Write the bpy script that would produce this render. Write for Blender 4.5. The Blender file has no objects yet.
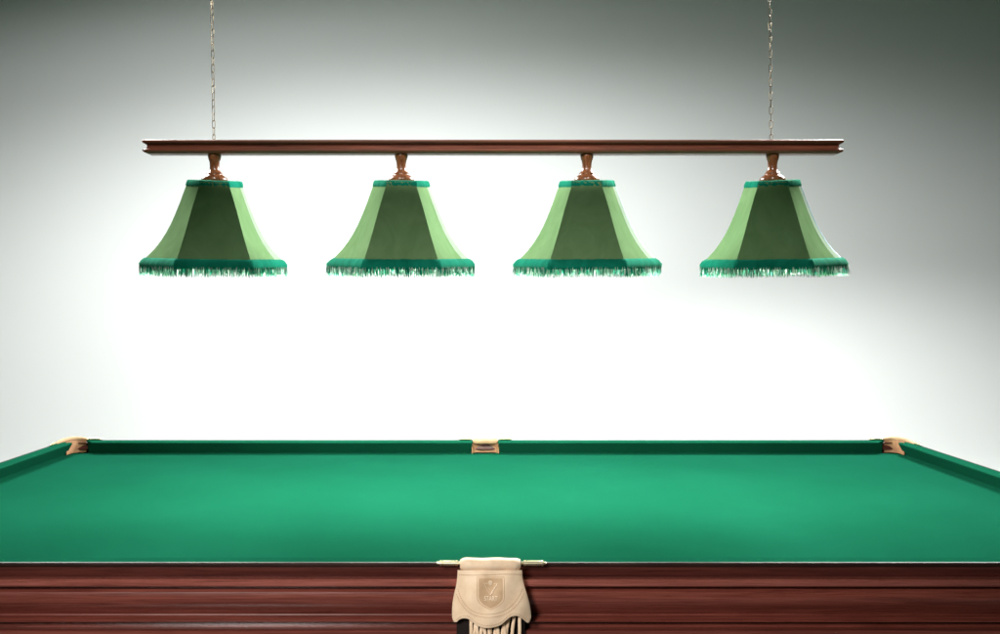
import bpy, bmesh, math, random
from mathutils import Vector, Matrix
R = random.Random(7)
PI = math.pi
sc = bpy.context.scene
col = sc.collection

# ------------------------------------------------------------------ view
F = 965.0; CX = 479.0; CY = 302.0          # focal length and vanishing point of the photo (1000 px wide)
BED = 0.80; ZC = BED + 0.647               # bed cloth height, eye height
def wx(px, D): return (px - CX) / F * D
def wz(py, D): return ZC - (py - CY) / F * D

# ------------------------------------------------------------------ materials
def nodes(name):
    m = bpy.data.materials.new(name); m.use_nodes = True
    nt = m.node_tree
    return m, nt, nt.nodes['Principled BSDF']
def setv(b, **k):
    for n, v in k.items():
        b.inputs[n.replace('_', ' ')].default_value = v
def N(nt, t, **k):
    n = nt.nodes.new(t)
    for a, v in k.items(): setattr(n, a, v)
    return n
def coords(nt, scale, kind='Object', rot=(0, 0, 0)):
    tc = N(nt, 'ShaderNodeTexCoord'); mp = N(nt, 'ShaderNodeMapping')
    mp.inputs['Scale'].default_value = scale; mp.inputs['Rotation'].default_value = rot
    nt.links.new(tc.outputs[kind], mp.inputs['Vector'])
    return mp.outputs['Vector']
def noise(nt, vec, scale, detail=4, rough=.55, dist=0):
    n = N(nt, 'ShaderNodeTexNoise')
    n.inputs['Scale'].default_value = scale; n.inputs['Detail'].default_value = detail
    n.inputs['Roughness'].default_value = rough; n.inputs['Distortion'].default_value = dist
    nt.links.new(vec, n.inputs['Vector'])
    return n.outputs['Fac']
def ramp(nt, fac, stops):
    r = N(nt, 'ShaderNodeValToRGB'); e = r.color_ramp.elements
    while len(e) < len(stops): e.new(.5)
    for el, (p, c) in zip(e, stops):
        el.position = p; el.color = (*c, 1)
    nt.links.new(fac, r.inputs['Fac'])
    return r.outputs['Color']
def bump(nt, b, height, strength, dist):
    n = N(nt, 'ShaderNodeBump')
    n.inputs['Strength'].default_value = strength; n.inputs['Distance'].default_value = dist
    nt.links.new(height, n.inputs['Height']); nt.links.new(n.outputs['Normal'], b.inputs['Normal'])

def felt_mat():
    m, nt, b = nodes('felt')
    v = coords(nt, (1, 1, 1))
    big = noise(nt, v, 2.2, 3)
    nap = noise(nt, v, 260, 3, .7)
    ad = N(nt, 'ShaderNodeMath', operation='MULTIPLY_ADD'); nt.links.new(nap, ad.inputs[0]); ad.inputs[1].default_value = .8
    nt.links.new(big, ad.inputs[2])
    sb = N(nt, 'ShaderNodeMath', operation='SUBTRACT'); nt.links.new(ad.outputs[0], sb.inputs[0]); sb.inputs[1].default_value = .4
    c = ramp(nt, sb.outputs[0], [(.25, (.0036, .055, .0295)), (.75, (.0047, .0655, .0365))])
    nt.links.new(c, b.inputs['Base Color'])
    setv(b, Roughness=.85, Sheen_Weight=.0, Sheen_Roughness=.5)
    b.inputs['Specular IOR Level'].default_value = .0
    b.inputs['Sheen Tint'].default_value = (.5, 1, .75, 1)
    bump(nt, b, noise(nt, v, 900, 2), .18, .0006)
    return m
def wood_mat(name, dark, mid, light, axis='X', rough=.28, coat=.28, grain=.45):
    m, nt, b = nodes(name)
    s = {'X': (1.6, 55, 55), 'Y': (55, 1.6, 55), 'Z': (40, 40, 3)}[axis]
    v = coords(nt, s)
    f = noise(nt, v, 1.6, 6, .6, 1.2)
    v2 = coords(nt, tuple(q * 4.5 for q in s))
    g = noise(nt, v2, 2.0, 3, .6, .2)
    mx = N(nt, 'ShaderNodeMath', operation='MULTIPLY_ADD')
    nt.links.new(g, mx.inputs[0]); mx.inputs[1].default_value = grain
    nt.links.new(f, mx.inputs[2])
    c = ramp(nt, mx.outputs[0], [(.50, dark), (.70, mid), (.95, light)])
    nt.links.new(c, b.inputs['Base Color'])
    rr = N(nt, 'ShaderNodeMapRange'); rr.inputs['To Min'].default_value = rough - .06; rr.inputs['To Max'].default_value = rough + .14
    nt.links.new(g, rr.inputs['Value']); nt.links.new(rr.outputs[0], b.inputs['Roughness'])
    setv(b, Coat_Weight=coat, Coat_Roughness=.16)
    bump(nt, b, g, .12, .0006)
    return m
def leather_mat(name, a, c2, rough=.6):
    m, nt, b = nodes(name)
    v = coords(nt, (1, 1, 1))
    f = noise(nt, v, 28, 5)
    g = noise(nt, v, 9, 6, .65, .8)
    ad = N(nt, 'ShaderNodeMath', operation='MULTIPLY_ADD'); nt.links.new(g, ad.inputs[0]); ad.inputs[1].default_value = .6
    nt.links.new(f, ad.inputs[2])
    c = ramp(nt, ad.outputs[0], [(.52, tuple(x * .86 for x in a)), (.72, a), (.98, c2)])
    nt.links.new(c, b.inputs['Base Color'])
    setv(b, Roughness=rough)
    b.inputs['Specular IOR Level'].default_value = .35
    vo = N(nt, 'ShaderNodeTexVoronoi'); vo.inputs['Scale'].default_value = 900
    nt.links.new(v, vo.inputs['Vector'])
    bump(nt, b, vo.outputs['Distance'], .25, .0008)
    return m
def fabric_mat(name, a, c2, sheen=.6, trans=0.0):
    m, nt, b = nodes(name)
    v = coords(nt, (1, 1, 1))
    f = noise(nt, coords(nt, (14, 14, 6)), 1.0, 4, .6, 1.5)
    c = ramp(nt, f, [(.3, a), (.72, c2)])
    nt.links.new(c, b.inputs['Base Color'])
    setv(b, Roughness=.75, Sheen_Weight=sheen, Sheen_Roughness=.35)
    b.inputs['Specular IOR Level'].default_value = .0
    b.inputs['Sheen Tint'].default_value = (.6, 1, .6, 1)
    bump(nt, b, noise(nt, v, 700, 2), .2, .0008)
    if trans:
        out = nt.nodes['Material Output']
        t = N(nt, 'ShaderNodeBsdfTranslucent'); nt.links.new(c, t.inputs['Color'])
        mix = N(nt, 'ShaderNodeMixShader'); mix.inputs['Fac'].default_value = trans
        nt.links.new(b.outputs['BSDF'], mix.inputs[1]); nt.links.new(t.outputs['BSDF'], mix.inputs[2])
        nt.links.new(mix.outputs['Shader'], out.inputs['Surface'])
    return m
def metal_mat(name, c, rough):
    m, nt, b = nodes(name)
    v = coords(nt, (1, 1, 1))
    f = noise(nt, v, 120, 3)
    cc = ramp(nt, f, [(.3, tuple(x * .8 for x in c)), (.7, c)])
    nt.links.new(cc, b.inputs['Base Color'])
    setv(b, Metallic=1.0, Roughness=rough)
    return m
def plain_mat(name, c, rough=.7, var=.12):
    m, nt, b = nodes(name)
    f = noise(nt, coords(nt, (1, 1, 1)), 60, 4)
    cc = ramp(nt, f, [(.3, tuple(x * (1 - var) for x in c)), (.7, tuple(min(1, x * (1 + var)) for x in c))])
    nt.links.new(cc, b.inputs['Base Color'])
    setv(b, Roughness=rough)
    b.inputs['Specular IOR Level'].default_value = .25
    return m
def wall_mat():
    m, nt, b = nodes('painted_wall')
    v = coords(nt, (1, 1, 1))
    f = noise(nt, v, .9, 4)
    c = ramp(nt, f, [(.3, (.735, .76, .74)), (.7, (.755, .78, .76))])
    nt.links.new(c, b.inputs['Base Color'])
    setv(b, Roughness=.9); b.inputs['Specular IOR Level'].default_value = .1
    bump(nt, b, noise(nt, v, 160, 3), .06, .002)
    return m

M_FELT = felt_mat()
M_MAHOG = wood_mat('mahogany', (.080, .017, .0115), (.135, .031, .021), (.20, .052, .036), rough=.26)
M_MAHOG_Y = wood_mat('mahogany_side', (.034, .008, .007), (.105, .026, .021), (.20, .055, .042), 'Y')
FC = ((.040, .0085, .0065), (.070, .017, .013), (.115, .030, .022)); BC = ((.13, .032, .023), (.21, .058, .042), (.30, .092, .070))
M_FASCIA = wood_mat('dark_mahogany', *FC, rough=.3); M_FASCIA_Y = wood_mat('dark_mahogany_side', *FC, 'Y', rough=.3)
M_BEAD = wood_mat('light_mahogany', *BC, rough=.24); M_BEAD_Y = wood_mat('light_mahogany_side', *BC, 'Y', rough=.24)
M_DARK = wood_mat('dark_wood_trim', (.010, .004, .003), (.022, .009, .007), (.04, .016, .012), 'X', .35, .2)
M_BEAM = wood_mat('walnut_beam', (.075, .017, .008), (.18, .046, .021), (.28, .085, .042), 'X', .42, .12)
M_TURN = wood_mat('turned_walnut', (.10, .032, .012), (.22, .075, .028), (.34, .13, .055), 'Z', .24, .6)
M_LEATHER = leather_mat('pale_leather', (.74, .54, .36), (.83, .64, .45))
M_TAN = leather_mat('tan_leather', (.38, .235, .125), (.48, .31, .18))
M_BROWN = leather_mat('brown_leather', (.34, .165, .085), (.45, .24, .13))
M_STAMP = leather_mat('stamped_leather', (.50, .33, .19), (.60, .41, .25))
M_STITCH = plain_mat('stitching', (.42, .27, .15))
M_LINE = plain_mat('pale_stamp_line', (.86, .70, .52))
M_BRASS = metal_mat('brass', (.93, .82, .56), .34)
M_CHAIN = metal_mat('chain_brass', (.27, .21, .125), .5)
M_SHADE = fabric_mat('green_velvet', (.185, .325, .138), (.235, .39, .180), .0, .0)
M_TRIM = fabric_mat('teal_braid', (.005, .19, .115), (.014, .31, .20), .3)
M_FRINGE = fabric_mat('teal_fringe', (.005, .18, .11), (.014, .29, .19), .25)
M_SILVER = fabric_mat('pale_fringe_thread', (.45, .60, .52), (.62, .74, .66), .3)
M_HALO = fabric_mat('pale_edge_halo', (.36, .46, .33), (.44, .54, .41), .3)  # white halo along the shades' right edge, put into colour
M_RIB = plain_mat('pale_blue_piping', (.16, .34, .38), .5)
M_WALL = wall_mat()
M_VOID = plain_mat('flat_black', (.012, .007, .006), .9)  # shade of the pocket recess put into colour; slate bed uses it too
M_BULB = bpy.data.materials.new('bulb_glass'); M_BULB.use_nodes = True
_b = M_BULB.node_tree.nodes['Principled BSDF']
_b.inputs['Base Color'].default_value = (.9, .87, .8, 1); _b.inputs['Emission Color'].default_value = (1, .93, .80, 1)
_b.inputs['Emission Strength'].default_value = 2.0

# ------------------------------------------------------------------ object helpers
def link(o): col.objects.link(o); return o
def mesh_obj(name, verts, faces, mat, parent=None, smooth=False, angle=40, label=None, mats=None, fmat=None):
    me = bpy.data.meshes.new(name); me.from_pydata([tuple(v) for v in verts], [], faces)
    for mm in (mats or [mat]): me.materials.append(mm)
    if fmat:
        for p, i in zip(me.polygons, fmat): p.material_index = i
    bm = bmesh.new(); bm.from_mesh(me); bmesh.ops.recalc_face_normals(bm, faces=bm.faces); bm.to_mesh(me); bm.free()
    if smooth:
        for p in me.polygons: p.use_smooth = True
        me.set_sharp_from_angle(angle=math.radians(angle))
    o = bpy.data.objects.new(name, me); link(o)
    if parent: o.parent = parent
    if label: o['label'] = label
    return o
def empty(name, loc, parent=None):
    o = bpy.data.objects.new(name, None); link(o); o.location = loc
    o.empty_display_size = .1
    if parent: o.parent = parent
    return o
class MB:
    def __init__(s): s.v = []; s.f = []; s.m = []
    def add(s, v, f, mi=0):
        n = len(s.v); s.v += [tuple(p) for p in v]; s.f += [tuple(i + n for i in q) for q in f]; s.m += [mi] * len(f)
    def box(s, x0, x1, y0, y1, z0, z1, mi=0):
        v = [(x, y, z) for x in (x0, x1) for y in (y0, y1) for z in (z0, z1)]
        s.add(v, [(0, 1, 3, 2), (4, 6, 7, 5), (0, 4, 5, 1), (2, 3, 7, 6), (0, 2, 6, 4), (1, 5, 7, 3)], mi)
    def tube(s, pts, r, n=8, mi=0, closed=False, flat=1.0):
        pts = [Vector(p) for p in pts]; k = len(pts); rings = []
        rr = r if isinstance(r, (list, tuple)) else [r] * k
        up = None
        for i, p in enumerate(pts):
            a = pts[(i - 1) % k] if (closed or i) else p; b = pts[(i + 1) % k] if (closed or i < k - 1) else p
            t = (b - a).normalized()
            if up is None: up = Vector((0, 0, 1)) if abs(t.z) < .9 else Vector((0, 1, 0))
            u = t.cross(up).normalized(); w = u.cross(t).normalized(); up = w
            rings.append([p + rr[i] * (math.cos(2 * PI * j / n) * u + flat * math.sin(2 * PI * j / n) * w) for j in range(n)])
        v = [q for rg in rings for q in rg]; f = []
        for i in range(k if closed else k - 1):
            i2 = (i + 1) % k
            for j in range(n):
                j2 = (j + 1) % n
                f.append((i * n + j, i * n + j2, i2 * n + j2, i2 * n + j))
        if not closed:
            f.append(tuple(range(n))[::-1]); f.append(tuple((k - 1) * n + j for j in range(n)))
        s.add(v, f, mi)
    def lathe(s, prof, c, n=28, mi=0):          # prof: (r, z) about a vertical axis through c
        v = [(c[0] + r * math.cos(2 * PI * j / n), c[1] + r * math.sin(2 * PI * j / n), c[2] + z) for r, z in prof for j in range(n)]
        f = []
        for i in range(len(prof) - 1):
            for j in range(n):
                j2 = (j + 1) % n; f.append((i * n + j, i * n + j2, (i + 1) * n + j2, (i + 1) * n + j))
        f.append(tuple(range(n))); f.append(tuple((len(prof) - 1) * n + j for j in range(n)))
        s.add(v, f, mi)
    def build(s, name, mat, parent=None, smooth=False, angle=40, label=None, mats=None):
        return mesh_obj(name, s.v, s.f, mat, parent, smooth, angle, label, mats, s.m if mats else None)
def loft_rect(x0, x1, y0, y1, prof):            # mitred moulding round a rectangle: prof = (outward offset, z)
    v = []; f = []
    for o, z in prof: v += [(x0 - o, y0 - o, z), (x1 + o, y0 - o, z), (x1 + o, y1 + o, z), (x0 - o, y1 + o, z)]
    for i in range(len(prof) - 1):
        for j in range(4):
            j2 = (j + 1) % 4; f.append((i * 4 + j, i * 4 + j2, (i + 1) * 4 + j2, (i + 1) * 4 + j))
    f.append((0, 1, 2, 3)); f.append(tuple((len(prof) - 1) * 4 + j for j in range(4)))
    return v, f
def bez(a, b, c, d, n):
    return [tuple((1 - t) ** 3 * a[k] + 3 * (1 - t) ** 2 * t * b[k] + 3 * (1 - t) * t * t * c[k] + t ** 3 * d[k] for k in range(len(a))) for t in [i / n for i in range(n + 1)]]

# ------------------------------------------------------------------ setting: painted wall running down into the floor
v = []; f = []
YW = 7.0; RC = .35
prof = [(YW, 4.6), (YW, 3.0), (YW, 1.5)] + [(YW - RC + RC * math.cos(a), RC - RC * math.sin(a)) for a in [i * PI / 2 / 8 for i in range(9)]]
xs = [-7 + i * 1.0 for i in range(15)]
for y, z in prof: v += [(x, y, z) for x in xs]
for i in range(len(prof) - 1):
    for j in range(len(xs) - 1): f.append((i * 15 + j, i * 15 + j + 1, (i + 1) * 15 + j + 1, (i + 1) * 15 + j))
w = mesh_obj('wall', v, f, M_WALL, smooth=True); w['kind'] = 'structure'
fl = mesh_obj('floor', [(-7, -2.5, 0), (7, -2.5, 0), (7, YW - RC, 0), (-7, YW - RC, 0)], [(0, 1, 2, 3)],
              plain_mat('grey_floor', (.10, .10, .10), .6)); fl['kind'] = 'structure'

# ------------------------------------------------------------------ billiard table
XT = .027; HL = 1.749                 # centre line and half length between cushion noses
YN, YF = 2.255, 4.104                 # near and far noses
RW = .055; RH = .052                  # rail width and height over the bed
OX0, OX1, OY0, OY1 = XT - HL - RW, XT + HL + RW, YN - RW, YF + RW
table = empty('billiard_table', (XT, (YN + YF) / 2, 0))
table['label'] = 'long mahogany billiard table with green cloth and pale leather pockets'
table['category'] = 'billiard table'
TB = (XT, (YN + YF) / 2, 0)
_mesh_obj = mesh_obj
def fix(o):                           # meshes are written in world coordinates; move them into their parent's frame
    q = o; off = Vector((0, 0, 0))
    while q.parent: q = q.parent; off += Vector(q.location)
    me = o.data
    for vv in me.vertices: vv.co -= off
    return o
def TP(mb, name, mat, parent=table, **k): return fix(mb.build(name, mat, parent, **k))

# bed cloth
m = MB(); nx, ny = 60, 32
bx0, bx1, by0, by1 = XT - HL - .032, XT + HL + .032, YN - .032, YF + .032
m.add([(bx0 + (bx1 - bx0) * i / nx, by0 + (by1 - by0) * j / ny, BED) for j in range(ny + 1) for i in range(nx + 1)],
      [(j * (nx + 1) + i, j * (nx + 1) + i + 1, (j + 1) * (nx + 1) + i + 1, (j + 1) * (nx + 1) + i) for j in range(ny) for i in range(nx)])
TP(m, 'bed_cloth', M_FELT)
m = MB(); m.box(bx0 + .004, bx1 - .004, by0 + .004, by1 - .004, BED - .05, BED - .003)
TP(m, 'slate_bed', M_VOID)

# cushions: undercut cloth-covered nose, flat cloth top, thin wooden edge outside
CUSH = [(.029, -.001), (.026, .004), (.004, .040), (.001, .0445), (.000, .0470), (.001, .0492), (.004, .0508), (.011, .0516), (.0475, RH), (.0475, .0455), (.030, .0415), (.030, -.02), (.0295, -.02)]
EDGE = [(.0475, .0440), (.0475, .0512), (.0488, .0526), (RW - .0012, .0526), (RW, .0514), (RW, .0475), (RW - .002, .0440)]
def rail(p0, p1, out, cut0, cut1):
    """p0-p1: nose line ends; out: outward unit vector; cut: how far each end recedes (+) per unit of outward distance"""
    p0 = Vector((*p0, BED)); p1 = Vector((*p1, BED)); d = (p1 - p0).normalized(); o = Vector((*out, 0))
    res = []
    for prof in (CUSH, EDGE):
        n = len(prof); m = MB(); vs = []; segs = 24
        for k in range(segs + 1):
            for u, z in prof:
                a = p0 - d * cut0 * u; b = p1 + d * cut1 * u
                vs.append(a.lerp(b, k / segs) + o * u + Vector((0, 0, z)))
        fs = [(k * n + j, k * n + (j + 1) % n, (k + 1) * n + (j + 1) % n, (k + 1) * n + j) for k in range(segs) for j in range(n)]
        fs += [tuple(range(n)), tuple(segs * n + j for j in range(n))]
        m.add(vs, fs); res.append(m)
    c = TP(res[0], 'cushion', M_FELT, smooth=True, angle=35)
    e = TP(res[1], 'rail_edge', M_DARK, parent=c)
    return c
MG = .056                                        # half opening of a middle pocket
XL, XR = XT - HL, XT + HL
rail((XL + .074, YF), (XT - MG, YF), (0, 1), .85, .05)
rail((XT + MG, YF), (XR - .074, YF), (0, 1), .05, .85)
rail((XL + .083, YN), (XT - MG - .008, YN), (0, -1), .75, .05)
rail((XT + MG + .008, YN), (XR - .083, YN), (0, -1), .05, .75)
rail((XL, YN + .060), (XL, YF - .018), (-1, 0), .6, .3)
rail((XR, YN + .060), (XR, YF - .018), (1, 0), .6, .3)

# mahogany apron: stepped moulding all round, profile read off the photo's lower edge (pixel row, depth)
AP = [(564.6, 2.218), (566.0, 2.218), (566.2, 2.2095), (567.0, 2.2085), (570, 2.2105), (574, 2.2160), (576.4, 2.2205), (576.6, 2.2195),
      (578.6, 2.1945), (579.2, 2.1895), (580.6, 2.1866), (585.0, 2.1864), (586.0, 2.1872), (586.8, 2.1910), (587.0, 2.2090),
      (588.4, 2.2100), (589.2, 2.2052), (592, 2.1995), (597, 2.1968), (601, 2.1976), (604, 2.2010), (609, 2.2120), (614.0, 2.2240),
      (614.8, 2.2235), (617, 2.2080), (619.5, 2.1970), (621.2, 2.1925), (622.0, 2.1930), (622.3, 2.2170), (626.6, 2.2170),
      (629.2, 2.1975), (629.8, 2.1905), (630.8, 2.1864), (640, 2.1862), (668, 2.1862), (671, 2.1900), (672, 2.2030), (700, 2.2030), (730, 2.2180)]
prof = [(OY0 - D, wz(y, D)) for y, D in AP]
prof[0] = (prof[0][0], BED + .0438)
vs, fs = loft_rect(OX0, OX1, OY0, OY1, prof)
# cut the lid and floor faces away (hidden), keep the moulding; split into long and short sides so the grain runs along each
I1 = next(i for i, q in enumerate(AP) if q[0] == 576.6); I2 = next(i for i, q in enumerate(AP) if q[0] == 587.0)
for i0, i1, name, mx, my in ((0, I1, 'fascia', M_FASCIA, M_FASCIA_Y), (I1, I2, 'bead_moulding', M_BEAD, M_BEAD_Y), (I2, len(prof) - 1, 'apron', M_MAHOG, M_MAHOG_Y)):
    for sd in range(4):
        m = MB(); vv = []; a, b = sd, (sd + 1) % 4; n = i1 - i0 + 1
        for i in range(i0, i1 + 1): vv += [Vector(vs[i * 4 + a]), Vector(vs[i * 4 + b])]
        m.add(vv, [(2 * i, 2 * i + 1, 2 * i + 3, 2 * i + 2) for i in range(n - 1)])
        TP(m, name, my if sd % 2 else mx, smooth=True, angle=28)
m = MB(); m.box(OX0 + .02, OX1 - .02, OY0 + .035, OY1 - .035, wz(728, 2.22), BED - .055)
TP(m, 'table_frame', M_DARK)
zl = wz(728, 2.22) - .001
for lx in (OX0 + .22, XT, OX1 - .22):
    for ly in (OY0 + .2, OY1 - .2):
        m = MB(); m.lathe([(.05, 0), (.065, .01), (.065, .04), (.05, .06), (.055, .12), (.085, .25), (.09, .32), (.07, .37), (.075, .40), (.085, .42), (.085, zl)], (lx, ly, 0))
        TP(m, 'leg', M_MAHOG, smooth=True)

# ---- pockets
def brass_pin(parent, a, d, L, r):
    """rod of rings and collars from point a along direction d"""
    d = Vector(d).normalized(); a = Vector(a)
    st = [(0, .75), (.10, .75), (.10, 1.25), (.20, 1.25), (.20, .95), (.24, .95), (.24, 1.15), (.72, 1.15), (.74, .95), (.78, .95), (.78, 1.2), (.86, 1.2), (.87, .7), (.95, .6), (1, .25)]
    m = MB(); m.tube([a + d * L * t + d * i * 1e-5 for i, (t, _) in enumerate(st)], [r * q for _, q in st], 12)
    TP(m, 'brass_pin', M_BRASS, parent, smooth=True, angle=35)
def u_path(c, wdt, depth, ax, n=14, z=0):       # U open to the table; ax = outward unit vector
    o = Vector((*ax, 0)); t = Vector((-o.y, o.x, 0)); c = Vector(c)
    pts = []
    for i in range(n + 1):
        a = PI * i / n
        pts.append(c + t * (wdt * math.cos(a)) + o * (depth * math.sin(a) ** .75) + Vector((0, 0, z)))
    return pts
def liner(parent, path, z0, z1, thick, mat, back):
    """curved leather wall along a path, thickened outward"""
    m = MB(); n = len(path); cen = sum((Vector(p) for p in path), Vector()) / n
    vs = []
    for p in path:
        p = Vector(p); q = p + (p - back).normalized() * thick
        vs += [(p.x, p.y, z0), (p.x, p.y, z1), (q.x, q.y, z1), (q.x, q.y, z0)]
    fs = [(i * 4 + j, i * 4 + (j + 1) % 4, i * 4 + 4 + (j + 1) % 4, i * 4 + 4 + j) for i in range(n - 1) for j in range(4)]
    fs += [(0, 1, 2, 3), tuple((n - 1) * 4 + j for j in range(4))]
    m.add(vs, fs); return TP(m, 'pocket_inside', mat, parent, smooth=True, angle=50)

# far middle pocket
pk = empty('middle_pocket', (0, 0, 0), table); pk['label'] = 'small tan pocket in the far rail'
pk.location = (0, 0, 0)
def origin_fix(o, p):                           # place a part Empty at world point p
    o.location = Vector(p) - Vector(o.parent.location)
origin_fix(pk, (XT, YF + .03, BED))
path = u_path((XT, YF + .010, 0), MG - .0015, .036, (0, 1), 18)
liner(pk, path, BED + .0015, BED + .043, .004, M_BROWN, Vector((XT, YF - .02, 0)))
rl = []
for i in range(25):
    t = i / 24; x = XT - MG + .001 + (2 * MG - .002) * t
    e = min(t, 1 - t); rl.append((x, YF + .046, BED + .0415))
m = MB()
secs = [(-.018, -.008), (-.021, .0), (-.018, .008), (-.008, .0112), (.006, .0112), (.016, .006), (.018, -.006), (.0, -.010)]
n = len(secs); vs = []
for i in range(25):
    t = i / 24; e = min(1, min(t, 1 - t) * 14); k = .72 + .28 * math.sin(e * PI / 2)
    for a, b in secs: vs.append((XT - MG + .002 + (2 * MG - .004) * t, YF + .040 + a * k + .003 * math.sin(9 * t), BED + .0500 + b * k))
m.add(vs, [(i * n + j, i * n + (j + 1) % n, i * n + n + (j + 1) % n, i * n + n + j) for i in range(24) for j in range(n)] + [tuple(range(n)), tuple(24 * n + j for j in range(n))])
TP(m, 'pocket_roll', M_TAN, pk, smooth=True, angle=60)
for s in (-1, 1):
    brass_pin(pk, (XT + s * (MG + .001), YF + .046, BED + .0585), (s, 0, 0), .060, .0055)

# far corner pockets
for s, X in ((-1, XL), (1, XR)):
    pk = empty('corner_pocket', (0, 0, 0), table); origin_fix(pk, (X + s * .03, YF + .03, BED))
    pk['label'] = ('tan corner pocket at the far left end' if s < 0 else 'tan corner pocket at the far right end')
    a = Vector((X + s * .036, YF - .030, 0)); b = Vector((X - s * .100, YF + .048, 0))
    cen = (a + b) / 2
    # lining from the end of the side rail, round the back, to the jaw of the far rail
    path = bez((X + s * .018, YF - .030), (X + s * .020, YF + .022), (X + s * .006, YF + .046), (X - s * .034, YF + .044), 16)
    liner(pk, [(p[0], p[1], 0) for p in path], BED + .0015, BED + .054, .004, M_BROWN, Vector((X - s * .08, YF - .06, 0)))
    pts = bez((X + s * .052, YF - .060, BED + .052), (X + s * .060, YF + .030, BED + .058), (X + s * .014, YF + .062, BED + .062), (X - s * .036, YF + .052, BED + .056), 22)
    m = MB(); m.tube(pts, [.0065 + .0075 * math.sin(PI * i / 22) ** .7 for i in range(23)], 12, flat=.8)
    TP(m, 'pocket_roll', M_TAN, pk, smooth=True, angle=60)
    brass_pin(pk, (X - s * .038, YF + .050, BED + .0565), (-s, 0, 0), .060, .0052)
    brass_pin(pk, (X + s * .050, YF - .062, BED + .0560), (0, -1, 0), .055, .0050)
# near corner pockets are outside the frame

# near middle pocket with the leather flap
pk = empty('middle_pocket', (0, 0, 0), table); origin_fix(pk, (XT, YN - .05, BED))
pk['label'] = 'large pale leather pocket flap with stamped shield and laces'
path = u_path((XT, YN - .006, 0), MG + .004, .034, (0, -1), 18)
liner(pk, path, BED + .0015, BED + .034, .004, M_BROWN, Vector((XT, YN + .02, 0)))
# rolled top: rounded bar over the rail gap
FX0, FX1 = 460.0, 520.8
def flap_y(px, py):                              # depth of the flap's surface: bowed out from the apron
    s = max(-1, min(1, (px - 490.8) / 40.0)); t = max(0, min(1, (py - 560) / 66.0))
    return 2.174 - .020 * (1 - abs(s) ** 2.4) - .016 * math.sin(t * PI * .62) * (1 - .45 * s * s) + .0015 * math.sin(px * .23 + py * .11)
def flap_pt(px, py, off=0.0):
    D = flap_y(px, py) - off
    return Vector((wx(px, D), D, wz(py, D)))
m = MB(); secs = [(-1, .0), (-.94, .5), (-.75, .83), (-.4, .98), (0, 1), (.5, .8), (.85, .3), (.9, -.5), (.4, -1), (-.4, -1), (-.9, -.6)]
n = len(secs); vs = []; K = 30
for i in range(K + 1):
    t = i / K; px = FX0 + (FX1 - FX0) * t
    e = min(1, min(t, 1 - t) * 11); k = .70 + .30 * math.sin(e * PI / 2)
    c = flap_pt(px, 565.6)
    for a, b in secs: vs.append((c.x, c.y + .015 + .018 * a * k, c.z + .0138 * b * k + .0006 * math.sin(13 * t)))
m.add(vs, [(i * n + j, i * n + (j + 1) % n, i * n + n + (j + 1) % n, i * n + n + j) for i in range(K) for j in range(n)] + [tuple(range(n)), tuple(K * n + j for j in range(n))])
TP(m, 'pocket_roll', M_LEATHER, pk, smooth=True, angle=60)
# flap outline as left/right edges and a scalloped hem
LE = [(457.6, 570.0), (457.2, 577), (456.2, 585), (454.0, 594), (452.6, 602), (452.0, 611), (452.3, 618), (453.8, 621.8)]
RE = [(522.0, 570.0), (522.6, 577), (524.2, 585), (527.0, 594), (529.2, 602), (530.8, 611), (531.0, 618), (529.0, 622.5)]
HEM = [(453.8, 621.8), (456.5, 622.0), (459.2, 619.6), (463.0, 618.4), (467.5, 618.8), (471.2, 621.0), (476, 624.8), (481.5, 627.3), (487.5, 628.2),
       (494, 627.4), (500.5, 625.2), (506, 620.8), (510.5, 617.2), (515.5, 615.8), (520.0, 617.0), (524.2, 620.2), (527.2, 622.6), (529.0, 622.5)]
def interp(L, t):
    t = max(0, min(1, t)) * (len(L) - 1); i = min(int(t), len(L) - 2); u = t - i
    P = [L[max(0, i - 1)], L[i], L[i + 1], L[min(len(L) - 1, i + 2)]]
    return tuple(.5 * (2 * P[1][k] + (P[2][k] - P[0][k]) * u + (2 * P[0][k] - 5 * P[1][k] + 4 * P[2][k] - P[3][k]) * u * u + (3 * P[1][k] - P[0][k] - 3 * P[2][k] + P[3][k]) * u ** 3) for k in (0, 1))
NU, NV = 64, 40
front = []; backv = []
for j in range(NV + 1):
    tv = j / NV
    l = interp(LE, tv); r = interp(RE, tv)
    for i in range(NU + 1):
        tu = i / NU
        h = interp(HEM, tu); top = (457.6 + (522.0 - 457.6) * tu, 570.0)
        # Coons patch: sides + top + hem
        sx = l[0] + (r[0] - l[0]) * tu; sy = l[1] + (r[1] - l[1]) * tu
        tx = top[0] + (h[0] - top[0]) * tv; ty = top[1] + (h[1] - top[1]) * tv
        c00, c10, c01, c11 = (457.6, 570.0), (522.0, 570.0), HEM[0], HEM[-1]
        bx_ = (1 - tu) * (1 - tv) * c00[0] + tu * (1 - tv) * c10[0] + (1 - tu) * tv * c01[0] + tu * tv * c11[0]
        by_ = (1 - tu) * (1 - tv) * c00[1] + tu * (1 - tv) * c10[1] + (1 - tu) * tv * c01[1] + tu * tv * c11[1]
        px, py = sx + tx - bx_, sy + ty - by_
        edge = min(i, NU - i, NV - j, 3) / 3.0
        front.append(flap_pt(px, py, .0012 * edge)); backv.append(flap_pt(px, py, -.0038))
g = lambda i, j: j * (NU + 1) + i
nf = len(front)
fs = [(g(i, j), g(i + 1, j), g(i + 1, j + 1), g(i, j + 1)) for j in range(NV) for i in range(NU)]
fs += [tuple(nf + q for q in reversed(ff)) for ff in fs]
rim = [g(i, 0) for i in range(NU)] + [g(NU, j) for j in range(NV)] + [g(i, NV) for i in range(NU, 0, -1)] + [g(0, j) for j in range(NV, 0, -1)]
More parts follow.
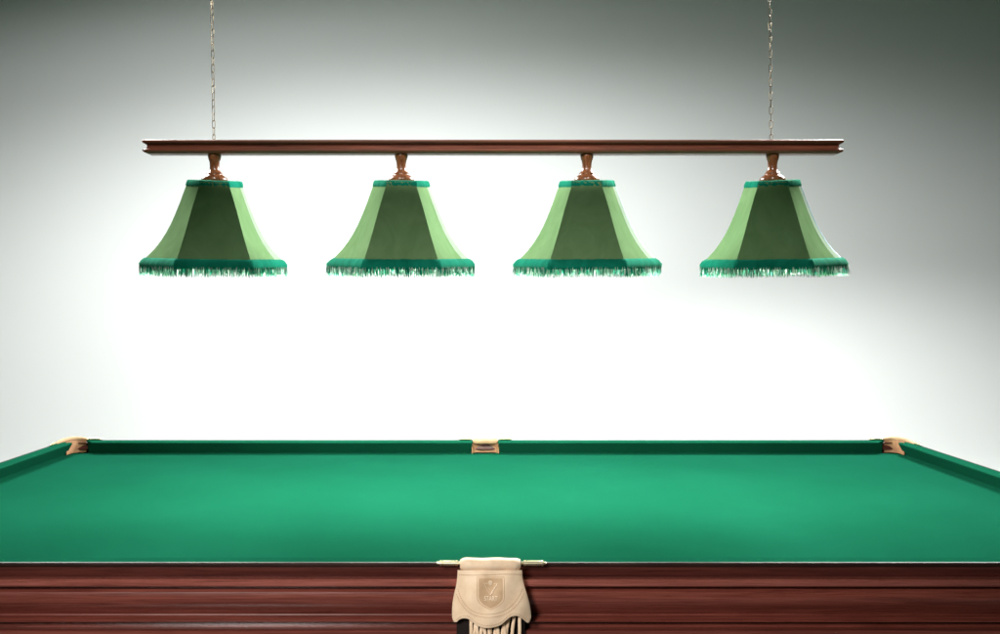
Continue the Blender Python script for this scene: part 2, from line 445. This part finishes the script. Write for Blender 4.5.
for a, b in zip(rim, rim[1:] + rim[:1]): fs.append((a, b, nf + b, nf + a))
m = MB(); m.add(front + backv, fs)
flap = TP(m, 'pocket_flap', M_LEATHER, pk, smooth=True, angle=60)
# stitching: dashes along the top seam and the swooping double seam, and a stitched hem
def dashes(pts, r, duty=.55, step=1.9, mb=None, off=.0016):
    # resample polyline (pixels) by length
    seg = []; acc = 0
    for a, b in zip(pts, pts[1:]):
        L = math.hypot(b[0] - a[0], b[1] - a[1]); seg.append((acc, L, a, b)); acc += L
    def at(s):
        for s0, L, a, b in seg:
            if s <= s0 + L: u = (s - s0) / max(L, 1e-6); return (a[0] + (b[0] - a[0]) * u, a[1] + (b[1] - a[1]) * u)
        return pts[-1]
    s = 0
    while s < acc - step * duty:
        mb.tube([flap_pt(*at(s), off), flap_pt(*at(s + step * duty * .5), off + .0004), flap_pt(*at(s + step * duty), off)], r, 5); s += step
SEAM = [(459 + i * 1.55, 574.6 + .5 * math.sin(i * .15)) for i in range(41)]
SW1 = [interp([(457.8, 589), (461, 598), (467, 606.5), (475, 612), (487.5, 614.2), (501, 612), (511, 606), (519, 596), (522.8, 588)], i / 60) for i in range(61)]
SW2 = [interp([(456.5, 594), (460.5, 603), (467.5, 611), (476, 615.6), (487.5, 617.4), (501, 615.6), (511.5, 610), (520, 601), (524.6, 592)], i / 60) for i in range(61)]
HM = [(x + (487 - x) * .02, y - 2.6) for x, y in [interp(HEM, .05 + .9 * i / 80) for i in range(81)]]
for line, rad in ((SEAM, .0008), (SW1, .0006), (SW2, .0006), (HM, .0005)):
    m = MB(); dashes(line, rad, mb=m); TP(m, 'stitching', M_STITCH, flap, smooth=True)
# stamped shield
SH = [(478.8, 578.2), (502.6, 578.2), (502.6, 597.5), (502.0, 600.0), (500.4, 602.4), (497.6, 604.8), (494.2, 606.6), (490.7, 608.6), (487.2, 606.6), (483.8, 604.8), (481.0, 602.4), (479.4, 600.0), (478.8, 597.5)]
def shield(pts, o0, o1, sub=7):
    """thin pad: polygon rows mapped on the flap"""
    m = MB(); ys = [p[1] for p in pts]; y0, y1 = min(ys), max(ys); rows = 26; cols = 14; vs = []
    def span(y):
        xs = []
        for a, b in zip(pts, pts[1:] + pts[:1]):
            if (a[1] - y) * (b[1] - y) <= 0 and abs(a[1] - b[1]) > 1e-6: xs.append(a[0] + (b[0] - a[0]) * (y - a[1]) / (b[1] - a[1]))
        return min(xs), max(xs)
    for j in range(rows + 1):
        y = y0 + (y1 - y0) * j / rows; a, b = span(min(max(y, y0 + .001), y1 - .02))
        vs += [flap_pt(a + (b - a) * i / cols, y, o1) for i in range(cols + 1)]
    c = cols + 1
    m.add(vs, [(j * c + i, j * c + i + 1, j * c + c + i + 1, j * c + c + i) for j in range(rows) for i in range(cols)])
    return m
TP(shield(SH, 0, .0017), 'stamped_shield', M_STAMP, flap, smooth=True)
m = MB()                                         # tooled outline round the shield
o2 = [(490.7 + (x - 490.7) * 1.13, 592.5 + (y - 592.5) * 1.08) for x, y in SH]
loop = [o2[i] if True else 0 for i in range(len(o2))]
dn = []
for a, b in zip(loop, loop[1:] + loop[:1]):
    for k in range(6): dn.append((a[0] + (b[0] - a[0]) * k / 6, a[1] + (b[1] - a[1]) * k / 6))
m.tube([flap_pt(x, y, .0013) for x, y in dn], .0007, 6, closed=True)
TP(m, 'tooled_outline', M_STAMP, flap, smooth=True)
# emblem: two crossed-cue strokes forming a V, short arms, a ball, and the lettering
m = MB()
def stroke(a, b, r): m.tube([flap_pt(a[0] + (b[0] - a[0]) * k / 6, a[1] + (b[1] - a[1]) * k / 6, .0022) for k in range(7)], r, 6, flat=.5)
stroke((484.4, 584.2), (490.2, 594.6), .0012); stroke((497.2, 583.8), (490.4, 594.8), .0017)
stroke((482.6, 583.4), (487.2, 583.4), .0009); stroke((494.2, 583.4), (498.0, 583.4), .0009); stroke((487.6, 586.8), (490.2, 589.6), .0010)
for k in range(9):
    yy = 580.6 + k * .52; hw = 2.15 * math.sqrt(max(0, 1 - ((k - 4) / 4.6) ** 2))
    stroke((490.2 - hw, yy), (490.2 + hw, yy), .0009)
cu = bpy.data.curves.new('lettering', 'FONT'); cu.body = 'START'; cu.size = 1.0; cu.extrude = .0
to = bpy.data.objects.new('lettering', cu); link(to); bpy.context.view_layer.update()
me = bpy.data.meshes.new_from_object(to.evaluated_get(bpy.context.evaluated_depsgraph_get()))
bm = bmesh.new(); bm.from_mesh(me); bmesh.ops.triangulate(bm, faces=bm.faces)
bmesh.ops.subdivide_edges(bm, edges=[e for e in bm.edges if e.calc_length() > .15], cuts=1); bmesh.ops.triangulate(bm, faces=bm.faces)
X0 = min(vt.co.x for vt in bm.verts); X1 = max(vt.co.x for vt in bm.verts); Y1 = max(vt.co.y for vt in bm.verts)
bm.verts.ensure_lookup_table()
lv = [flap_pt(484.2 + (vt.co.x - X0) / (X1 - X0) * 13.2, 600.6 - vt.co.y / Y1 * 4.7, .0026) for vt in bm.verts]
lf = [tuple(vt.index for vt in ff.verts) for ff in bm.faces]
m.add(lv, lf); bm.free(); bpy.data.objects.remove(to); bpy.data.curves.remove(cu); bpy.data.meshes.remove(me)
TP(m, 'emblem', M_LINE, flap)
# black plate painting the recess's shade below the flap, then the net of laces
m = MB(); m.box(wx(456.5, 2.17), wx(524.5, 2.17), 2.174, 2.184, wz(700, 2.18), wz(600, 2.18))
TP(m, 'pocket_inside', M_VOID, pk)
TOPS = [471.0, 474.0, 477.5, 481.0, 484.5, 488.0, 491.5, 495.0, 498.5, 502.0, 506.0, 511.0, 515.5, 519.5]
BOTS = [471.2, 478.0, 474.0, 485.5, 480.5, 489.5, 490.0, 498.5, 494.5, 505.5, 502.0, 506.0, 512.0, 519.7]
for a, b in zip(TOPS, BOTS):
    m = MB(); pts = []; y0 = 612 if a < 508 else 607
    for k in range(13):
        t = k / 12; py = y0 + (672 - y0) * t
        w_ = .5 - .5 * math.cos(PI * min(1, t * 2.2)) if t < .4545 else .5 + .5 * math.cos(PI * min(1, (t - .4545) * 1.85))
        px = a + (b - a) * (t * 2.6 if t < .385 else 1 - (t - .385) * .9)
        D = 2.164 - .010 * math.sin(t * PI) * (1 - ((px - 495) / 30) ** 2) + (.003 if (a > b) else 0)
        pts.append((wx(px, D), D, wz(py, D)))
    m.tube(pts, .0037, 8, flat=.5); TP(m, 'lace', M_LEATHER, pk, smooth=True)
brass_pin(pk, (wx(460.4, 2.19), 2.186, BED + .0555), (-1, 0, 0), .054, .0052)
brass_pin(pk, (wx(521.0, 2.19), 2.186, BED + .0555), (1, 0, 0), .058, .0052)

# ------------------------------------------------------------------ billiard light
DL = 3.20
BX0, BX1 = wx(142, DL - .035), wx(844, DL - .035)
ztop = wz(139.6, DL - .035); zbot = wz(153.2, DL - .035)
light = empty('billiard_light', ((BX0 + BX1) / 2, DL, zbot))
light['label'] = 'wooden beam with four green fringed lampshades hung on two chains'
light['category'] = 'billiard light'
H = ztop - zbot
bp = [(-.004, ztop), (.0, ztop - .0015), (.0, ztop - H * .16), (-.003, ztop - H * .24), (-.0115, ztop - H * .34), (-.0125, ztop - H * .50), (-.010, ztop - H * .60), (-.004, ztop - H * .68),
      (-.0005, ztop - H * .72), (-.0005, ztop - H * .80), (-.004, ztop - H * .90), (-.012, ztop - H * .97), (-.014, zbot)]
vs, fs = loft_rect(BX0, BX1, DL - .035, DL + .035, bp)
m = MB(); m.add(vs, fs); TP(m, 'beam', M_BEAM, light, smooth=True, angle=25)

LC = [214.6, 401.3, 586.8, 772.4]
# shade profile: pixel row -> half widths of the outline and of the front panel
PRO = [(182.5, 27.0, 14.6), (187, 28.4, 15.2), (194, 31.0, 17.6), (202, 33.8, 20.0), (210, 36.9, 22.4), (218, 40.2, 24.6), (226, 43.8, 26.8), (234, 48.0, 29.0), (242, 53.0, 31.4), (250, 59.0, 33.8), (256, 64.8, 35.8), (261, 69.8, 37.2), (264, 71.8, 37.8)]
TURN = 0.0                                       # each shade is turned on its holder so a flat panel faces the room's middle
def ring(py, W, A, grow=0.0, ns=9, nf=6):
    """closed hexagonal ring (flat front and back panels, softly bowed sides), centred on x=0,y=0; returns points and the panel index of each edge"""
    w = W * DL / F + grow; bdep = .82 * (27.0 + 46.2 * (py - 182.5) / 81.5) * DL / F + grow; a = A * (DL - bdep) / F + grow * .5
    pts = []
    def side(p0, c, p1, n):
        return [((1 - t) ** 2 * p0[0] + 2 * (1 - t) * t * c[0] + t * t * p1[0], (1 - t) ** 2 * p0[1] + 2 * (1 - t) * t * c[1] + t * t * p1[1]) for t in [i / n for i in range(n)]]
    k = .93
    cfr = (a + (w - a) * .515, -bdep * .492)
    pts += [(-a + 2 * a * i / nf, -bdep) for i in range(nf)]
    pts += side((a, -bdep), cfr, (w, 0), ns)
    pts += side((w, 0), (cfr[0], -cfr[1]), (a, bdep), ns)
    pts += [(a - 2 * a * i / nf, bdep) for i in range(nf)]
    pts += side((-a, bdep), (-cfr[0], -cfr[1]), (-w, 0), ns)
    pts += side((-w, 0), (-cfr[0], cfr[1]), (-a, -bdep), ns)
    tilt = .048 + .075 * max(0, min(1, (264 - py) / 82))   # panels hang a little low towards the room
    z = wz(py, DL); c, sn = math.cos(TURN), math.sin(TURN)
    return [((x * c - y * sn) * c, x * sn + y * c, z + y * tilt) for x, y in pts]
def prof_at(py):
    for p, q in zip(PRO, PRO[1:]):
        if py <= q[0]: break
    t = (py - p[0]) / (q[0] - p[0]); return tuple(p[k] + (q[k] - p[k]) * t for k in (1, 2))
NF, NS = 6, 9; NR = 2 * NF + 4 * NS
def shade_strip(cx, idx, closed):
    m = MB(); n = len(idx); vs = []
    for py, W, A in PRO:
        rg = ring(py, W, A); vs += [(cx + rg[i % NR][0], DL + rg[i % NR][1], rg[i % NR][2]) for i in idx]
    m.add(vs, [(j * n + i, j * n + i + 1, (j + 1) * n + i + 1, (j + 1) * n + i) for j in range(len(PRO) - 1) for i in range(n - 1)])
    return m
def braid(cx, rows, mb, seed):
    """fat woven band: rows = (pixel row, growth)"""
    rr = random.Random(seed); vs = []; SUB = 3; n = NR * SUB
    for py, gr in rows:
        W, A = prof_at(min(max(py, 182.6), 263.9)); rg = ring(py, W, A, gr)
        for i in range(NR):
            p, q = Vector(rg[i]), Vector(rg[(i + 1) % NR])
            for k in range(SUB):
                c = p.lerp(q, k / SUB); o = Vector((c.x, c.y, 0)).normalized() * rr.uniform(-.0012, .0012)
                vs.append((cx + c.x + o.x, DL + c.y + o.y, c.z + rr.uniform(-.0007, .0007)))
    K = len(rows)
    mb.add(vs, [(j * n + i, j * n + (i + 1) % n, ((j + 1) % K) * n + (i + 1) % n, ((j + 1) % K) * n + i) for j in range(K) for i in range(n)])
def holder_prof():
    z = lambda y: wz(y, DL) - wz(153.2, DL)
    P = [(6.4, 153.3), (6.6, 154.6), (6.4, 156.2), (5.9, 157.2), (6.1, 157.9), (5.4, 159.0), (4.9, 161.5), (4.6, 164.5), (4.8, 167.5), (5.6, 169.8), (7.0, 171.2), (7.9, 172.0), (7.6, 172.9), (8.0, 173.6),
         (9.6, 174.6), (11.6, 176.0), (12.8, 177.6), (13.0, 179.4), (12.2, 181.0), (11.0, 182.0)]
    return [(r * DL / F, z(y)) for r, y in P]
for li, cpx in enumerate(LC):
    cx = wx(cpx, DL); TURN = -math.atan2(cx, DL)
    m = MB(); m.lathe(holder_prof(), (cx, DL, zbot), 32); TP(m, 'lamp_holder', M_TURN, light, smooth=True, angle=50)
    # panels behind and at the sides form the shade; the flat front panel is its own piece
    m = shade_strip(cx, range(NF, NR + 1), False)
    sh = TP(m, 'lampshade', M_SHADE, light, smooth=True, angle=22)
    md = sh.modifiers.new('thick', 'SOLIDIFY'); md.thickness = .0025; md.offset = -1; md.use_rim = False
    fp = TP(shade_strip(cx, range(0, NF + 1), False), 'front_panel', M_SHADE, sh, smooth=True, angle=30)
    fp['label'] = 'dark green front panel'
    md = fp.modifiers.new('thick', 'SOLIDIFY'); md.thickness = .0025; md.offset = -1; md.use_rim = False
    W, A = prof_at(184.5); rg_ = ring(184.5, W, A, -.002)
    m = MB(); m.add([(cx + x, DL + y, z) for x, y, z in rg_], [tuple(range(NR))]); TP(m, 'top_light_stop', M_SHADE, sh)  # added closed top, stops bulb light from reaching the beam
    m = MB(); braid(cx, [(181.2, -.009), (180.4, -.004), (181.2, .0015), (183.6, .0038), (185.8, .0030), (187.0, .0003), (184, -.004)], m, li)
    TP(m, 'top_braid', M_TRIM, sh, smooth=True, angle=70)
    m = MB(); braid(cx, [(258.4, .0012), (258.8, .0050), (260.6, .0082), (264.0, .0090), (267.4, .0078), (268.4, .003), (262, -.003)], m, 20 + li)
    TP(m, 'bottom_braid', M_TRIM, sh, smooth=True, angle=70)
    # fringe: hanging threads along the whole rim, teal with some pale ones
    W, A = prof_at(263.5); rg = [Vector(p) for p in ring(266.6, W, A, .0070)]
    m = MB(); rr = random.Random(50 + li)
    for i in range(NR):
        p, q = rg[i], rg[(i + 1) % NR]; L = (q - p).length; kk = max(1, round(L / .0016))
        for k in range(kk):
            for lay in range(2):
                c = p.lerp(q, (k + rr.uniform(.05, .95)) / kk); o = Vector((c.x, c.y, 0)).normalized()
                c = c + o * (rr.uniform(-.003, .003) - .004 * lay)
                ln = rr.uniform(.020, .033); sw_ = o * rr.uniform(-.004, .004) + Vector((rr.uniform(-.003, .003), rr.uniform(-.003, .003), 0))
                tt = Vector((cx, DL, 0))
                p0 = c + tt; p1 = p0 + sw_ * .5 + Vector((0, 0, -ln * .55)); p2 = p0 + sw_ * rr.uniform(.8, 1.6) + Vector((0, 0, -ln))
                pale = rr.random() < .46
                m.tube([p0, p1, p2], [.0010, .0009, .0005], 4, mi=1 if pale else 0)
    TP(m, 'fringe', M_FRINGE, sh, mats=[M_FRINGE, M_SILVER])
    # pale strip paints a white halo on the right-hand edge; piping on two shades
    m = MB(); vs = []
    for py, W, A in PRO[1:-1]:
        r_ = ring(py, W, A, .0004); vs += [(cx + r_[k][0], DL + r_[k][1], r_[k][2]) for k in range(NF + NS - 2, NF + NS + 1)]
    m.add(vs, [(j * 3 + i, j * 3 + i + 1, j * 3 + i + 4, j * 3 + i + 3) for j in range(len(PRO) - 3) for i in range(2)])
    tp = TP(m, 'edge_halo', M_HALO, sh, smooth=True)
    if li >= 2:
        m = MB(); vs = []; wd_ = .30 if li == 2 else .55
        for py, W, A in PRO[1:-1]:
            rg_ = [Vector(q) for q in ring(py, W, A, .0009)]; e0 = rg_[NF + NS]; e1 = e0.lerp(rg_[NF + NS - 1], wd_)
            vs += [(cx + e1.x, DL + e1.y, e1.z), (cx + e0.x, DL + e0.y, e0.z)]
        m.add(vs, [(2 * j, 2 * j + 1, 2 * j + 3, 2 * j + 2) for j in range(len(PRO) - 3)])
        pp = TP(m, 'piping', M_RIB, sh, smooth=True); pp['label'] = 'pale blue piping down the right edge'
    # bulb high inside the shade
    m = MB(); m.lathe([(.012, .075), (.013, .05), (.024, .030), (.030, .008), (.026, -.014), (.014, -.026), (.003, -.030)], (cx, DL, wz(232, DL)), 20)
    TP(m, 'bulb', M_BULB, sh, smooth=True)

# chains
def chain(px0, px1):
    m = MB(); x0 = wx(px0, DL); x1 = wx(px1, DL); z = ztop - .004; z1 = 3.3; i = 0
    sl = (x1 - x0) / (wz(10, DL) - ztop)
    while z < z1:
        x = x0 + (z - ztop) * sl; pts = []
        tw = PI / 4 * (1 if i % 2 else -1) + .25 * math.sin(i * .7) + .3
        for k in range(14):
            a = 2 * PI * k / 14; r = .0052; hl = .0085
            lx = r * math.cos(a); lz = r * math.sin(a) + (hl if math.sin(a) >= 0 else -hl)
            pts.append((x + lx * math.cos(tw), DL + lx * math.sin(tw), z + hl + r + lz))
        m.tube(pts, .0011, 6, closed=True); z += .0232; i += 1
    # screw eye at the foot
    m.lathe([(.006, -.003), (.006, .001), (.0025, .002), (.0022, .008)], (x0, DL, ztop), 12)
    TP(m, 'chain', M_CHAIN, light, smooth=True)
chain(213.9, 211.9); chain(771.2, 769.8)

# ------------------------------------------------------------------ lamps
def lamp(name, kind, loc, tgt, power, color=(1, 1, 1), **k):
    d = bpy.data.lights.new(name, kind); d.energy = power; d.color = color
    for a, vv in k.items(): setattr(d, a, vv)
    o = bpy.data.objects.new(name, d); link(o); o.location = loc
    if tgt is not None: o.rotation_euler = (Vector(tgt) - Vector(loc)).to_track_quat('-Z', 'Y').to_euler()
    return o
def wall_spot(p, gain):
    lx, ly, lz, ax, az, half, bl, sx, inten, roll = p
    L = Vector((lx, ly, lz)); w_ = (Vector((ax, YW, az)) - L).normalized()
    u = w_.cross(Vector((0, 0, 1))).normalized(); v_ = u.cross(w_)
    c, s = math.cos(roll), math.sin(roll); u, v_ = c * u + s * v_, -s * u + c * v_
    d = bpy.data.lights.new('wall_spot', 'SPOT'); d.energy = inten * gain; d.spot_size = 2 * half; d.spot_blend = bl; d.shadow_soft_size = .06
    o = bpy.data.objects.new('wall_spot', d); link(o)
    M3 = Matrix((u, v_, -w_)).transposed()
    o.matrix_world = Matrix.LocRotScale(L, M3.to_quaternion(), Vector((sx, 1, 1)))
    return o
GAIN = 4 * PI * PI / .76 * .90
for q in ([-0.7987, 3.4, 2.6384, -0.5356, 0.4848, 0.7358, 0.9995, 2.6411, 17.2135, 0.0941],
          [-1.3878, 3.9468, 3.6824, -0.5378, 1.0029, 0.8534, 0.9487, 3.6759, 6.2766, 0.0408],
          [0.9411, 3.4021, 2.9176, 2.554, -0.6168, 0.4444, 0.9573, 1.7968, 16.2603, 0.2949]):
    wall_spot(q, GAIN)
# one bulb in each shade lights the cloth
for cpx in LC:
    lamp('bulb_light', 'POINT', (wx(cpx, DL), DL, wz(246, DL)), None, 40, (1, .97, .93), shadow_soft_size=.03)
# softboxes high at either end of the room, a little behind the lamps
for s, e in ((-1, 155), (1, 222)):
    lamp('side_softbox', 'AREA', (XT + s * 2.9, DL + 2.3, 3.9), (XT + s * .2, DL, 1.35), e, (1, 1, 1), shape='RECTANGLE', size=2.2, size_y=1.3, spread=math.radians(105))
# front softbox beside the camera, turned down on the table's near side
lamp('front_softbox', 'SPOT', (-1.3, -.9, 2.5), (-.1, 2.2, .50), 650, (1, .97, .94), spot_size=math.radians(48), spot_blend=.75, shadow_soft_size=.45)

# added narrow spots, unseen above the camera, brightening only the beam
for q in (-1, 1):
    o = lamp('beam_fill', 'SPOT', (XT + q * .55, 1.40, 3.30), (XT + q * .50, DL - .035, 1.945), 120, (1, .97, .93), spot_size=math.radians(7), spot_blend=.6, shadow_soft_size=.03)
    o.scale = (9, 1, 1)

wd = bpy.data.worlds.new('World'); sc.world = wd; wd.use_nodes = True
bg = wd.node_tree.nodes['Background']; bg.inputs['Color'].default_value = (.15, 1, .28, 1); bg.inputs['Strength'].default_value = .021

# ------------------------------------------------------------------ camera
cd = bpy.data.cameras.new('camera'); cam = bpy.data.objects.new('camera', cd); link(cam)
cam.location = (0, 0, ZC); cam.rotation_euler = (PI / 2, 0, 0)
cd.sensor_width = 36; cd.lens = 36 * F / 1000; cd.shift_x = (500 - CX) / 1000; cd.shift_y = -(317 - CY) / 1000
cd.clip_end = 100; sc.camera = cam
sc.view_settings.view_transform = 'Standard'; sc.view_settings.look = 'None'
sc.view_settings.exposure = 0; sc.view_settings.gamma = 1
